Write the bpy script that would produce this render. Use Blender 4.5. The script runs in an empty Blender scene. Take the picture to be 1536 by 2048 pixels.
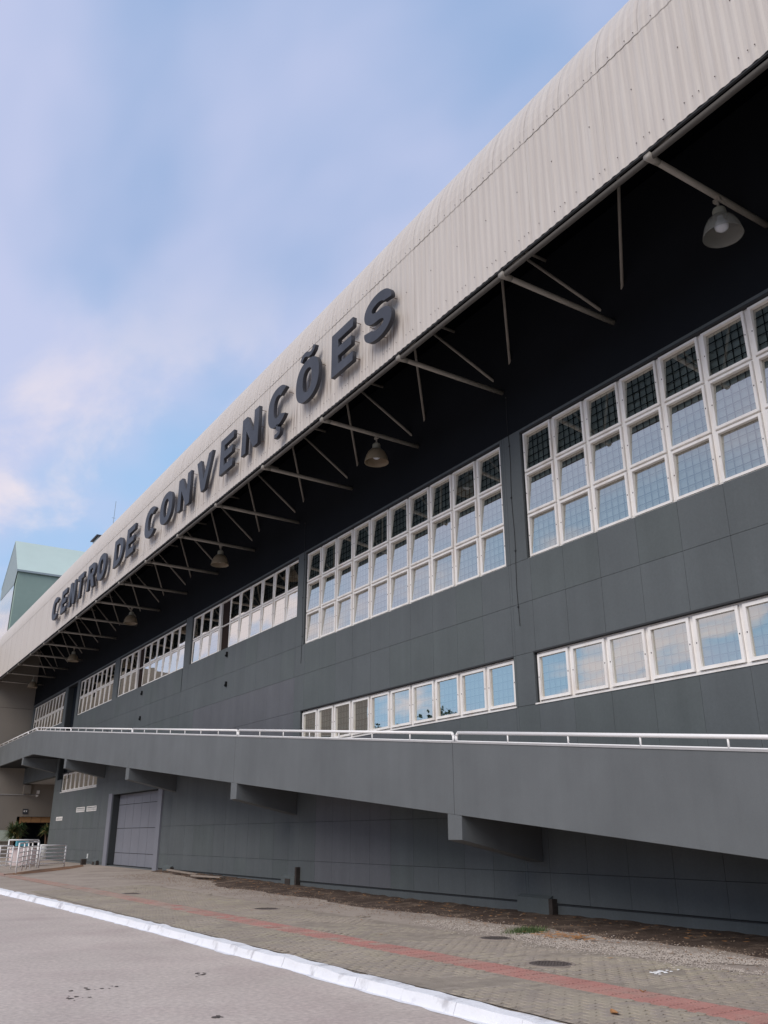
import bpy, bmesh, math, random
from mathutils import Vector, Matrix, noise
R = math.radians
S = bpy.context.scene
COL = S.collection
random.seed(7)

# ---------------------------------------------------------------- camera
F, YAW, PITCH, ROLL = 1720.17, R(32.2817), R(20.5945), R(-0.1432)
fw = Vector((math.sin(YAW)*math.cos(PITCH), math.cos(YAW)*math.cos(PITCH), math.sin(PITCH)))
rt = Vector((math.cos(YAW), -math.sin(YAW), 0)); up = rt.cross(fw)
r2 = rt*math.cos(ROLL)+up*math.sin(ROLL); u2 = -rt*math.sin(ROLL)+up*math.cos(ROLL)
cam = bpy.data.cameras.new('camera'); cam.sensor_fit = 'VERTICAL'; cam.sensor_height = 24
cam.lens = 24*F/2048; cam.clip_start = .1; cam.clip_end = 6000
co = bpy.data.objects.new('camera', cam); COL.objects.link(co); S.camera = co
m = Matrix((r2, u2, -fw)).transposed().to_4x4(); m.translation = Vector((-13, 0, 1.7)); co.matrix_world = m

# ---------------------------------------------------------------- sky, sun, exposure
SUN_EL, SUN_AZ = R(42), R(-108)          # azimuth from +Y towards +X
W = bpy.data.worlds.new('World'); S.world = W; W.use_nodes = True
nt = W.node_tree; nt.nodes.clear()
def N(t, **k):
    n = nt.nodes.new(t)
    for a, b in k.items(): setattr(n, a, b)
    return n
L = nt.links.new
out = N('ShaderNodeOutputWorld'); bg = N('ShaderNodeBackground'); bg.inputs[1].default_value = .072
sky = N('ShaderNodeTexSky', sky_type='NISHITA'); sky.sun_disc = False
sky.sun_elevation = SUN_EL; sky.sun_rotation = SUN_AZ; sky.air_density = 1.0; sky.dust_density = 1.5; sky.ozone_density = 2.0
tc = N('ShaderNodeTexCoord'); sep = N('ShaderNodeSeparateXYZ'); L(tc.outputs['Generated'], sep.inputs[0])
def M(op, a, b=None, c=None, cl=False):
    n = N('ShaderNodeMath', operation=op, use_clamp=cl)
    for i, v in enumerate((a, b, c)):
        if v is None: continue
        if isinstance(v, (int, float)): n.inputs[i].default_value = v
        else: L(v, n.inputs[i])
    return n.outputs[0]
zc = M('ADD', M('MAXIMUM', sep.outputs[2], 0.0), .22)
px_ = M('DIVIDE', sep.outputs[0], zc); py_ = M('DIVIDE', sep.outputs[1], zc)
cmb = N('ShaderNodeCombineXYZ'); L(px_, cmb.inputs[0]); L(py_, cmb.inputs[1])
mp = N('ShaderNodeMapping'); mp.inputs['Rotation'].default_value = (0, 0, R(35)); mp.inputs['Scale'].default_value = (1.0, .62, 1); mp.inputs['Location'].default_value = (3.1, 1.7, 0)
L(cmb.outputs[0], mp.inputs[0])
def nz(scale, det, rough, vec, dist=0.):
    n = N('ShaderNodeTexNoise'); n.inputs['Scale'].default_value = scale; n.inputs['Detail'].default_value = det
    n.inputs['Roughness'].default_value = rough; n.inputs['Distortion'].default_value = dist; L(vec, n.inputs['Vector']); return n.outputs[0]
def ramp(v, a, b):
    n = N('ShaderNodeMapRange', interpolation_type='SMOOTHSTEP'); L(v, n.inputs[0]); n.inputs[1].default_value = a; n.inputs[2].default_value = b; return n.outputs[0]
def mixc(f, a, b):
    n = N('ShaderNodeMix', data_type='RGBA')
    if isinstance(f, float): n.inputs[0].default_value = f
    else: L(f, n.inputs[0])
    for i, v in ((6, a), (7, b)):
        if isinstance(v, tuple): n.inputs[i].default_value = (*v, 1)
        else: L(v, n.inputs[i])
    return n.outputs[2]
n1 = nz(.85, 3, .45, mp.outputs[0], .3)          # broad thin veil
n2 = nz(2.1, 4, .5, mp.outputs[0], .2)           # softer mottling
n3 = nz(3.1, 7, .56, mp.outputs[0], .25)         # small low clouds
veil = ramp(M('ADD', M('MULTIPLY', n1, .55), M('MULTIPLY', n2, .5)), .42, .60)
low = ramp(sep.outputs[2], .62, .34)
puff = M('MULTIPLY', ramp(n3, .48, .66), low)
base = mixc(.80, sky.outputs[0], (3.5, 5.0, 7.9))
base = mixc(M('MULTIPLY', low, .75), base, (3.6, 5.8, 8.6))
c1 = mixc(M('MULTIPLY', veil, .85), base, (5.6, 5.95, 8.1))
c2 = mixc(M('MULTIPLY', puff, .8), c1, (8.6, 7.7, 8.0))
L(c2, bg.inputs[0]); L(bg.outputs[0], out.inputs[0])

sl = bpy.data.lights.new('sun', 'SUN'); sl.energy = 1.5; sl.angle = R(40); sl.color = (1.0, .92, .82)
so = bpy.data.objects.new('sun', sl); COL.objects.link(so)
sd = Vector((math.sin(SUN_AZ)*math.cos(SUN_EL), math.cos(SUN_AZ)*math.cos(SUN_EL), math.sin(SUN_EL)))
so.rotation_euler = sd.to_track_quat('Z', 'Y').to_euler(); so.location = sd*50+Vector((0, 30, 0))
S.view_settings.view_transform = 'Standard'; S.view_settings.look = 'None'
S.view_settings.exposure = 0.55; S.view_settings.gamma = 1; S.view_settings.use_curve_mapping = False
S.cycles.max_bounces = 8; S.cycles.transparent_max_bounces = 12; S.cycles.use_denoising = True

# ---------------------------------------------------------------- materials
def mat(name, col, rough=.8, spec=.4, metal=0., var=.0, vscale=3., bump=0., bscale=40., col2=None, thr=(.4, .6), c2scale=1.5, stretch=(1, 1, 1), fine=0., fscale=150, streak=0.):
    """plain principled surface; var = broad tone variation, col2 = second colour in patches, fine = fine speckle, bump = relief"""
    mt = bpy.data.materials.new(name); mt.use_nodes = True; t = mt.node_tree; b = t.nodes['Principled BSDF']
    b.inputs['Roughness'].default_value = rough; b.inputs['Specular IOR Level'].default_value = spec; b.inputs['Metallic'].default_value = metal
    b.inputs['Base Color'].default_value = (*col, 1)
    tc = t.nodes.new('ShaderNodeTexCoord'); mp = t.nodes.new('ShaderNodeMapping'); mp.inputs['Scale'].default_value = stretch
    t.links.new(tc.outputs['Object'], mp.inputs[0])
    if var or col2 or bump or fine:
        geo = t.nodes.new('ShaderNodeNewGeometry'); t.links.new(geo.outputs['Position'], mp.inputs[0])
    def noi(sc, det=5, ro=.6):
        n = t.nodes.new('ShaderNodeTexNoise'); n.inputs['Scale'].default_value = sc; n.inputs['Detail'].default_value = det; n.inputs['Roughness'].default_value = ro
        t.links.new(mp.outputs[0], n.inputs['Vector']); return n.outputs[0]
    def mr(v, a, b_, c, d):
        n = t.nodes.new('ShaderNodeMapRange'); t.links.new(v, n.inputs[0])
        for i, q in enumerate((a, b_, c, d)): n.inputs[i+1].default_value = q
        return n.outputs[0]
    cur = None
    def rgb(c):
        n = t.nodes.new('ShaderNodeRGB'); n.outputs[0].default_value = (*c, 1); return n.outputs[0]
    cur = rgb(col)
    if col2:
        n = t.nodes.new('ShaderNodeMix'); n.data_type = 'RGBA'; t.links.new(mr(noi(c2scale), thr[0], thr[1], 0, 1), n.inputs[0])
        t.links.new(cur, n.inputs[6]); n.inputs[7].default_value = (*col2, 1); cur = n.outputs[2]
    for amt, sc in ((var, vscale), (fine, fscale)):
        if amt:
            n = t.nodes.new('ShaderNodeVectorMath'); n.operation = 'SCALE'; t.links.new(cur, n.inputs[0])
            t.links.new(mr(noi(sc), .25, .75, 1-amt, 1+amt), n.inputs['Scale']); cur = n.outputs[0]
    if streak:
        m2 = t.nodes.new('ShaderNodeMapping'); m2.inputs['Scale'].default_value = (2.2, 2.2, .10); t.links.new(geo.outputs['Position'], m2.inputs[0])
        n2 = t.nodes.new('ShaderNodeTexNoise'); n2.inputs['Scale'].default_value = 1.0; n2.inputs['Detail'].default_value = 7; n2.inputs['Roughness'].default_value = .62; t.links.new(m2.outputs[0], n2.inputs[0])
        n = t.nodes.new('ShaderNodeVectorMath'); n.operation = 'SCALE'; t.links.new(cur, n.inputs[0])
        t.links.new(mr(n2.outputs[0], .32, .72, 1+streak, 1-streak), n.inputs['Scale']); cur = n.outputs[0]
    t.links.new(cur, b.inputs['Base Color'])
    if bump:
        bn = t.nodes.new('ShaderNodeBump'); bn.inputs['Strength'].default_value = 1; bn.inputs['Distance'].default_value = bump
        t.links.new(noi(bscale, 6, .65), bn.inputs['Height']); t.links.new(bn.outputs[0], b.inputs['Normal'])
    mt['node_col'] = 1
    return mt
MT = {}
MT['wall'] = mat('painted_wall_grey', (.108, .120, .124), .75, .3, streak=.07, var=.09, vscale=.6, bump=.0025, bscale=60, fine=.07, fscale=25)
MT['wall2'] = mat('painted_wall_grey_violet', (.120, .124, .135), .75, .3, streak=.07, var=.08, vscale=.8, bump=.0025, bscale=60, fine=.07, fscale=25)
MT['wall3'] = mat('painted_wall_grey_green', (.104, .118, .119), .75, .3, streak=.07, var=.08, vscale=.8, bump=.0025, bscale=60, fine=.07, fscale=25)
MT['joint'] = mat('joint_dark', (.050, .055, .057), .9, .2)
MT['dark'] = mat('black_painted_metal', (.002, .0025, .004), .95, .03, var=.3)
MT['upper'] = mat('shade_darkened_wall', (.013, .015, .019), .9, .08, var=.1, vscale=.5, bump=.002, bscale=50)  # same grey wall paint, coloured near black to carry the canopy's shade
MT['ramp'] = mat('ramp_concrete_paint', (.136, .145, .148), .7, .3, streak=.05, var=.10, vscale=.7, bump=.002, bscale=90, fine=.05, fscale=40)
MT['under'] = mat('ramp_underside_shaded', (.03, .031, .034), .85, .2, var=.15)  # ramp colour darkened so the shade under the deck is painted in
MT['coping'] = mat('coping_light', (.40, .39, .385), .7, .3, var=.1)
MT['white'] = mat('white_frame_paint', (.88, .845, .805), .5, .4, var=.05, vscale=4, col2=(.76, .70, .64), thr=(.5, .72), c2scale=3, stretch=(1, 1, .35))
MT['rail'] = mat('white_rail_enamel', (.90, .88, .86), .35, .5, var=.03)
MT['pipe'] = mat('beige_pipe_paint', (.30, .275, .24), .6, .4, var=.12, vscale=2, col2=(.36, .31, .26), thr=(.55, .8), c2scale=4)
MT['tube'] = mat('eave_tube_paint', (.105, .095, .085), .7, .3, var=.15, vscale=1.5)
MT['letter'] = mat('letter_dark_blue_grey', (.036, .038, .047), .5, .4, var=.12, vscale=2, col2=(.052, .055, .066), thr=(.45, .7), c2scale=1.2)
MT['pin'] = mat('pin_steel', (.18, .12, .09), .6, .4)
MT['road'] = mat('road_worn_concrete', (.53, .458, .405), .9, .25, var=.10, vscale=.5, bump=.006, bscale=24, col2=(.48, .40, .36), thr=(.46, .70), c2scale=.8, fine=.22, fscale=16)
MT['kerb'] = mat('kerb_white_paint', (.81, .81, .825), .7, .3, var=.03, col2=(.52, .51, .52), thr=(.56, .70), c2scale=2.4, bump=.012, bscale=14)
MT['paver'] = mat('paver_grey_beige', (.36, .305, .245), .9, .25, var=.15, vscale=.7, bump=.003, bscale=60, col2=(.385, .335, .25), thr=(.42, .65), c2scale=.45, fine=.10, fscale=30)
MT['paver2'] = mat('paver_darker', (.34, .29, .24), .9, .25, var=.15, vscale=.7, bump=.003, bscale=60, fine=.10, fscale=30)
MT['sand'] = mat('joint_sand_dark', (.315, .27, .22), .95, .15, var=.2, vscale=5, bump=.01, bscale=40)
MT['pave'] = mat('far_pavement', (.39, .33, .275), .95, .2, var=.10, vscale=.35, bump=.008, bscale=22, col2=(.31, .26, .22), thr=(.46, .68), c2scale=.8, fine=.12, fscale=9)
MT['tile'] = mat('red_tactile', (.44, .225, .19), .85, .3, var=.12, vscale=2, bump=.002, bscale=80, col2=(.40, .26, .215), thr=(.46, .66), c2scale=1.4, fine=.08, fscale=20)
MT['tile2'] = mat('faded_red_tactile', (.42, .275, .225), .9, .2, var=.12, vscale=2, col2=(.38, .31, .26), thr=(.42, .62), c2scale=1.3, fine=.1, fscale=14)
MT['soil'] = mat('dark_soil', (.085, .062, .050), .95, .1, var=.3, vscale=3, bump=.02, bscale=18, col2=(.20, .15, .115), thr=(.5, .72), c2scale=2.2, fine=.3, fscale=35)
MT['gravel'] = mat('pale_gravel', (.43, .375, .32), .9, .2, var=.25, vscale=8)
MT['gravel2'] = mat('brown_gravel', (.23, .17, .125), .9, .2, var=.25, vscale=8)
MT['litter'] = mat('dry_leaves', (.38, .19, .08), .8, .2, var=.4, vscale=9)
MT['grass'] = mat('grass_green', (.10, .14, .055), .8, .2, var=.3, vscale=5)
MT['brown'] = mat('bare_brown_plate', (.055, .045, .040), .9, .2, var=.3, vscale=6, bump=.004)
MT['iron'] = mat('cast_iron', (.115, .095, .085), .8, .3, var=.2, bump=.004, bscale=50)
MT['tan'] = mat('tan_render', (.265, .235, .20), .85, .25, var=.05, vscale=.5, bump=.003, bscale=40)
MT['soffit'] = mat('soffit_white', (.42, .41, .40), .8, .2, var=.05)
MT['paleg'] = mat('pale_green_panel', (.50, .56, .47), .6, .3, var=.05)
MT['wood'] = mat('orange_wood', (.42, .23, .10), .6, .3, var=.15, vscale=4, stretch=(1, 1, 5))
MT['int'] = mat('dark_interior', (.012, .016, .022), .9, .1)
MT['brownint'] = mat('brown_interior', (.030, .020, .017), .9, .1)
MT['blind'] = mat('grey_blind', (.42, .44, .42), .9, .1, var=.18, vscale=1.2)
MT['grille'] = mat('black_grille', (.008, .009, .010), .7, .2)
MT['door'] = mat('door_grey_violet', (.21, .215, .245), .6, .35, var=.06, vscale=1.5)
MT['sill'] = mat('dark_sill', (.045, .047, .05), .8, .2)
MT['green'] = mat('green_render', (.33, .425, .36), .8, .2, var=.05, vscale=.2, fine=.03, fscale=3)
MT['green2'] = mat('pale_green_roof', (.54, .64, .57), .6, .3, var=.05, vscale=.3)
MT['green3'] = mat('blue_grey_gable', (.36, .42, .43), .7, .3, var=.06)
MT['zinc'] = mat('zinc_box', (.30, .36, .37), .5, .5, metal=.3, var=.1)
MT['pot'] = mat('white_pot', (.78, .80, .78), .5, .4, var=.05)
MT['pink'] = mat('pale_pink_board', (.72, .60, .575), .6, .3, var=.10, vscale=5)
MT['teal'] = mat('teal_plastic', (.10, .36, .44), .4, .4)
MT['leaf'] = mat('plant_leaf', (.055, .10, .035), .55, .4, var=.4, vscale=6)
MT['leaf2'] = mat('plant_leaf_brown', (.15, .13, .045), .6, .3, var=.4, vscale=6)
MT['trunk'] = mat('plant_trunk', (.16, .10, .07), .9, .2)
MT['tree'] = mat('tree_foliage', (.045, .065, .03), .9, .1, var=.5, vscale=.3)
MT['hill'] = mat('hill_green', (.05, .065, .045), .95, .1, var=.4, vscale=.05)
MT['bulb'] = mat('frosted_bulb', (.62, .64, .68), .3, .5)
MT['cap'] = mat('lamp_cap', (.34, .33, .27), .5, .4)
MT['screw'] = mat('rusty_screw', (.08, .055, .05), .6, .3)
MT['plank'] = mat('grey_plank', (.30, .25, .21), .9, .2, var=.2, vscale=8)
MT['plaster'] = mat('white_blob', (.75, .74, .72), .8, .2, var=.1)

def sheet_material():
    mt = bpy.data.materials.new('corrugated_cream_sheet'); mt.use_nodes = True; t = mt.node_tree; b = t.nodes['Principled BSDF']
    g = t.nodes.new('ShaderNodeNewGeometry'); mp = t.nodes.new('ShaderNodeMapping'); mp.inputs['Scale'].default_value = (1, 5.5, .22); t.links.new(g.outputs['Position'], mp.inputs[0])
    n = t.nodes.new('ShaderNodeTexNoise'); n.inputs['Scale'].default_value = 2.2; n.inputs['Detail'].default_value = 6; t.links.new(mp.outputs[0], n.inputs[0])
    cr = t.nodes.new('ShaderNodeValToRGB'); cr.color_ramp.elements[0].position = .3; cr.color_ramp.elements[0].color = (.53, .475, .425, 1)
    cr.color_ramp.elements[1].position = .7; cr.color_ramp.elements[1].color = (.60, .55, .50, 1); t.links.new(n.outputs[0], cr.inputs[0])
    t.links.new(cr.outputs[0], b.inputs['Base Color']); b.inputs['Roughness'].default_value = .55; b.inputs['Specular IOR Level'].default_value = .3
    # rain streaks below the letters (stains that belong to the sheet)
    mp2 = t.nodes.new('ShaderNodeMapping'); mp2.inputs['Scale'].default_value = (0, 9, .35); t.links.new(g.outputs['Position'], mp2.inputs[0])
    n2 = t.nodes.new('ShaderNodeTexNoise'); n2.inputs['Scale'].default_value = 1.6; n2.inputs['Detail'].default_value = 3; t.links.new(mp2.outputs[0], n2.inputs[0])
    sp = t.nodes.new('ShaderNodeSeparateXYZ'); t.links.new(g.outputs['Position'], sp.inputs[0])
    def mr(v, a, b_, c=0, d=1):
        q = t.nodes.new('ShaderNodeMapRange'); q.interpolation_type = 'SMOOTHSTEP'; t.links.new(v, q.inputs[0])
        for i, w in enumerate((a, b_, c, d)): q.inputs[i+1].default_value = w
        return q.outputs[0]
    def mul(a, b_):
        q = t.nodes.new('ShaderNodeMath'); q.operation = 'MULTIPLY'; t.links.new(a, q.inputs[0])
        if isinstance(b_, float): q.inputs[1].default_value = b_
        else: t.links.new(b_, q.inputs[1])
        return q.outputs[0]
    msk = mul(mul(mr(n2.outputs[0], .50, .68), mul(mr(sp.outputs[1], 13.8, 14.8), mr(sp.outputs[1], 51, 49.6))), mul(mr(sp.outputs[2], 13.4, 12.95), mr(sp.outputs[2], 12.3, 12.75, .25, 1)))
    mx = t.nodes.new('ShaderNodeMix'); mx.data_type = 'RGBA'; t.links.new(mul(msk, .75), mx.inputs[0]); t.links.new(cr.outputs[0], mx.inputs[6]); mx.inputs[7].default_value = (.20, .15, .12, 1)
    t.links.new(mx.outputs[2], b.inputs['Base Color'])
    return mt
MT['sheet'] = sheet_material()

def glass_material(name, tint, refl, rough=.02, wav=.0):
    mt = bpy.data.materials.new(name); mt.use_nodes = True; t = mt.node_tree; t.nodes.clear()
    o = t.nodes.new('ShaderNodeOutputMaterial'); gl = t.nodes.new('ShaderNodeBsdfGlossy'); gl.inputs['Roughness'].default_value = rough; gl.inputs['Color'].default_value = (1.0, .96, .87, 1)
    tr = t.nodes.new('ShaderNodeBsdfTransparent'); tr.inputs[0].default_value = (*tint, 1); mx = t.nodes.new('ShaderNodeMixShader')
    fc = t.nodes.new('ShaderNodeLayerWeight'); lw = t.nodes.new('ShaderNodeMath'); lw.operation = 'MULTIPLY_ADD'; lw.use_clamp = True
    t.links.new(fc.outputs['Facing'], lw.inputs[0]); lw.inputs[1].default_value = refl[1]; lw.inputs[2].default_value = refl[0]
    if wav:
        g = t.nodes.new('ShaderNodeNewGeometry'); n = t.nodes.new('ShaderNodeTexNoise'); n.inputs['Scale'].default_value = .9; n.inputs['Detail'].default_value = 1; t.links.new(g.outputs['Position'], n.inputs[0])
        bm = t.nodes.new('ShaderNodeBump'); bm.inputs['Distance'].default_value = wav; t.links.new(n.outputs[0], bm.inputs['Height']); t.links.new(bm.outputs[0], gl.inputs['Normal'])
    t.links.new(lw.outputs[0], mx.inputs[0]); t.links.new(tr.outputs[0], mx.inputs[1]); t.links.new(gl.outputs[0], mx.inputs[2]); t.links.new(mx.outputs[0], o.inputs[0])
    return mt
MT['glass'] = glass_material('film_glass', (.75, .82, .84), (.26, .62), .012, .0)
MT['glass2'] = glass_material('film_glass_far', (.7, .74, .76), (.40, .62), .02, .004)
MT['glassr'] = glass_material('clear_green_glass', (.70, .84, .84), (.46, .54), .01, .003)
def shade_mat(name, col, alpha):
    mt = bpy.data.materials.new(name); mt.use_nodes = True; t = mt.node_tree; b = t.nodes['Principled BSDF']
    b.inputs['Base Color'].default_value = (*col, 1); b.inputs['Roughness'].default_value = .35
    tr = t.nodes.new('ShaderNodeBsdfTransparent'); mx = t.nodes.new('ShaderNodeMixShader'); mx.inputs[0].default_value = alpha
    o = t.nodes['Material Output']; t.links.new(tr.outputs[0], mx.inputs[1]); t.links.new(b.outputs[0], mx.inputs[2]); t.links.new(mx.outputs[0], o.inputs[0]); return mt
MT['shade'] = shade_mat('smoky_acrylic_shade', (.34, .33, .29), .34)
MT['shadeb'] = shade_mat('dusty_brown_shade', (.26, .20, .13), .75)

# ---------------------------------------------------------------- helpers
class MB:
    def __init__(s): s.v = []; s.f = []; s.mi = []
    def quad(s, pts, mi=0):
        n = len(s.v); s.v += [tuple(p) for p in pts]; s.f.append(tuple(range(n, n+len(pts)))); s.mi.append(mi)
    def hexa(s, p, mi=0):       # 8 corners: bottom 4 ccw, top 4 ccw
        n = len(s.v); s.v += [tuple(q) for q in p]
        for f in ((0, 3, 2, 1), (4, 5, 6, 7), (0, 1, 5, 4), (1, 2, 6, 5), (2, 3, 7, 6), (3, 0, 4, 7)):
            s.f.append(tuple(n+i for i in f)); s.mi.append(mi)
    def box(s, x0, x1, y0, y1, z0, z1, mi=0):
        x0, x1 = sorted((x0, x1)); y0, y1 = sorted((y0, y1)); z0, z1 = sorted((z0, z1))
        s.hexa([(x0, y0, z0), (x1, y0, z0), (x1, y1, z0), (x0, y1, z0), (x0, y0, z1), (x1, y0, z1), (x1, y1, z1), (x0, y1, z1)], mi)
    def tube(s, a, b, r, n=10, r1=None, caps=True, mi=0):
        a = Vector(a); b = Vector(b); r1 = r if r1 is None else r1; d = (b-a).normalized()
        u = d.orthogonal().normalized(); w = d.cross(u); k = len(s.v)
        for P, q in ((a, r), (b, r1)):
            for i in range(n):
                t = 2*math.pi*i/n; s.v.append(tuple(P+u*math.cos(t)*q+w*math.sin(t)*q))
        for i in range(n):
            j = (i+1) % n; s.f.append((k+i, k+j, k+n+j, k+n+i)); s.mi.append(mi)
        if caps:
            s.f.append(tuple(k+i for i in reversed(range(n)))); s.mi.append(mi); s.f.append(tuple(k+n+i for i in range(n))); s.mi.append(mi)
    def path(s, pts, r, n=8):
        for a, b in zip(pts, pts[1:]): s.tube(a, b, r, n)
    def lathe(s, prof, c=(0, 0, 0), n=20, mi=0):
        k = len(s.v)
        for (r, z) in prof:
            for i in range(n): t = 2*math.pi*i/n; s.v.append((c[0]+r*math.cos(t), c[1]+r*math.sin(t), c[2]+z))
        for a in range(len(prof)-1):
            for i in range(n):
                j = (i+1) % n; s.f.append((k+a*n+i, k+a*n+j, k+(a+1)*n+j, k+(a+1)*n+i)); s.mi.append(mi)
    def mesh(s, name, mats, smooth=False):
        me = bpy.data.meshes.new(name); me.from_pydata(s.v, [], s.f)
        if not isinstance(mats, (list, tuple)): mats = [mats]
        for q in mats: me.materials.append(MT[q])
        me.polygons.foreach_set('material_index', s.mi)
        if smooth: me.polygons.foreach_set('use_smooth', [True]*len(s.f))
        me.update(); return me
    def build(s, name, mats, parent=None, smooth=False, loc=None):
        return link(name, s.mesh(name, mats, smooth), parent, loc)
def link(name, me, parent=None, loc=None, rot=None):
    o = bpy.data.objects.new(name, me); COL.objects.link(o)
    if loc: o.location = loc
    if rot: o.rotation_euler = rot
    if parent: o.parent = parent
    return o
def tag(o, label=None, cat=None, group=None, kind=None):
    for k, v in (('label', label), ('category', cat), ('group', group), ('kind', kind)):
        if v: o[k] = v
    return o
def thing(name, label, cat, loc=(0, 0, 0), group=None):
    return tag(link(name, None, None, loc), label, cat, group)
def bevel(o, w=.01, seg=2):
    b = o.modifiers.new('bevel', 'BEVEL'); b.width = w; b.segments = seg; b.limit_method = 'ANGLE'; return o
K = 12.9/13                      # wall face stands 0.1 m in front of the window plane the survey used
def wy(y): return y*K
def wz(z): return 1.7+(z-1.7)*K

# ---------------------------------------------------------------- ground, road, kerb, pavement
def smooth(t): t = max(0, min(1, t)); return t*t*(3-2*t)
def kerb_x(y): return -6.93-.55*smooth((y-16)/26)
def gz(x, y):                    # pavement height: level at the kerb, rising towards the wall and the entrance
    e = .17+.15*smooth((y-16)/20)
    t = max(0, min(1, (x+7)/6.4)); return .12+(e-.12)*t
b = MB(); b.quad([(-3000, -3000, -.06), (3000, -3000, -.06), (3000, 3000, -.06), (-3000, 3000, -.06)])
tag(b.build('ground', 'hill'), kind='structure')
b = MB()
ys = [-14+i*1.0 for i in range(90)]
for a, c in zip(ys, ys[1:]):
    b.quad([(-60, a, 0), (kerb_x(a)-.1, a, 0), (kerb_x(c)-.1, c, 0), (-60, c, 0)])
tag(b.build('road', 'road'), kind='structure')
b = MB(); xs = [i/12 for i in range(13)]
for a, c in zip(ys, ys[1:]):
    for u, v in zip(xs, xs[1:]):
        P = []
        for (yy, t) in ((a, u), (a, v), (c, v), (c, u)):
            x0 = kerb_x(yy); x = x0+(8-x0)*t; P.append((x, yy, gz(x, yy)-.004))
        b.quad(P)
pavement = tag(b.build('pavement', 'pave'), kind='structure')
# a darker sanded bed under the laid pavers
b = MB()
for a, c in zip(ys, ys[1:]):
    if a < 3 or c > 29.5: continue
    b.quad([(-6.92, a, gz(-6.92, a)+.008), (-3.3, a, gz(-3.3, a)+.008), (-3.3, c, gz(-3.3, c)+.008), (-6.92, c, gz(-6.92, c)+.008)])
b.build('sand_bed', 'sand', pavement)

# kerb stones, one by one, whitewashed
kerb = tag(link('kerb', None), kind='structure')
y = 3.0; i = 0
while y < 60:
    x0, x1 = kerb_x(y), kerb_x(y+.99); ln = .9965
    b = MB(); h = .125+random.uniform(-.004, .004); o_ = random.uniform(-.008, .008); n = 6
    for j in range(n):
        ya, yb = y+ln*j/n, y+ln*(j+1)/n; xa, xb = kerb_x(ya)+o_, kerb_x(yb)+o_
        wa = .18+.05*noise.noise((0, ya*1.3, 1)); wb = .18+.05*noise.noise((0, yb*1.3, 1)); ha = h+.022*noise.noise((ya*1.7, 3, 1)); hb = h+.022*noise.noise((yb*1.7, 3, 1)); ea = .02*noise.noise((ya*2.6, 8, 1)); eb = .02*noise.noise((yb*2.6, 8, 1))
        if 24.0 < ya < 24.35: wa -= .10; wb -= .08
        b.hexa([(xa-wa-.03, ya, -.03), (xa, ya, -.03), (xb, yb, -.03), (xb-wb-.03, yb, -.03), (xa-wa+.03, ya, ha-.015), (xa+ea, ya, ha), (xb+eb, yb, hb), (xb-wb+.03, yb, hb-.015)])
    b.build('kerb_stone', 'kerb', kerb); y += 1.0; i += 1
# paint that ran over onto the road
b = MB(); yy = 3.0
while yy < 60:
    y2 = yy+.12
    def edge(q): return kerb_x(q)-.26-.09*noise.noise((q*.9, 3, 0))-.06*noise.noise((q*3.1, 9, 0))
    b.quad([(edge(yy), yy, .004), (kerb_x(yy)-.17, yy, .004), (kerb_x(y2)-.17, y2, .004), (edge(y2), y2, .004)]); yy = y2
b.build('paint_spill', 'kerb', kerb)

# interlocking pavers
def paver_mesh(name, mt):
    lx, ly, z = .105, .052, .012; g = .0025; b = MB()
    o = [(-lx, -ly), (-lx*.5, -ly-.012), (0, -ly+.012), (lx*.5, -ly-.012), (lx, -ly), (lx, ly), (lx*.5, ly-.012), (0, ly+.012), (-lx*.5, ly-.012), (-lx, ly)]
    o = [(x*(1-g/lx), y*(1-g/ly)) for x, y in o]; top = [(x*.94, y*.90, z) for x, y in o]; low = [(x, y, z-.004) for x, y in o]; bot = [(x, y, 0) for x, y in o]; n = len(o)
    k = len(b.v); b.v += top+low+bot; b.f.append(tuple(range(n))); b.mi.append(0)
    for a in range(2):
        for i in range(n): j = (i+1) % n; b.f.append((a*n+j, a*n+i, (a+1)*n+i, (a+1)*n+j)); b.mi.append(0)
    return b.mesh(name, mt)
pm = [paver_mesh('paver', 'paver'), paver_mesh('paver', 'paver2')]
cells = []
iy = 0; y = 4.4
while y < 29.6:
    off = .105 if iy % 2 else 0; x = -6.80+off
    while x < -2.85:
        if not (-5.70 < x < -5.10):
            hide = x > -3.4+.5*noise.noise((x*1.5, y*1.2, 5)) or math.hypot(x+4.62, y-9.3) < .36 or math.hypot(x+3.9, y-8.0) < .28
            if not hide: cells.append((x, y))
        x += .212
    y += .1085; iy += 1
def cam_d(p): return math.hypot(p[0]+13, p[1])
vis = sorted((c for c in cells if (Vector((c[0]+13, c[1], -1.6)).dot(r2)/Vector((c[0]+13, c[1], -1.6)).dot(fw)) < .46 and -Vector((c[0]+13, c[1], -1.6)).dot(u2)/Vector((c[0]+13, c[1], -1.6)).dot(fw) < .60), key=cam_d)
near = set(vis[:280])
bs = [MB(), MB()]
for (x, y) in cells:
    z = gz(x, y)+random.uniform(-.003, .003)+.012*noise.noise((x*.6, y*.6, 2)); k = random.random() < .35
    if (x, y) in near:
        link('paver', pm[k], pavement, (x, y, z), (random.uniform(-.012, .012), random.uniform(-.012, .012), random.uniform(-.02, .02)))
    else:
        me = pm[k]; B = bs[k]; n0 = len(B.v); B.v += [(v.co.x+x, v.co.y+y, v.co.z+z) for v in me.vertices]
        for p in me.polygons: B.f.append(tuple(n0+i for i in p.vertices)); B.mi.append(0)
for B, mt in zip(bs, ('paver', 'paver2')): tag(B.build('pavers', mt, pavement), kind='stuff')
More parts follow.
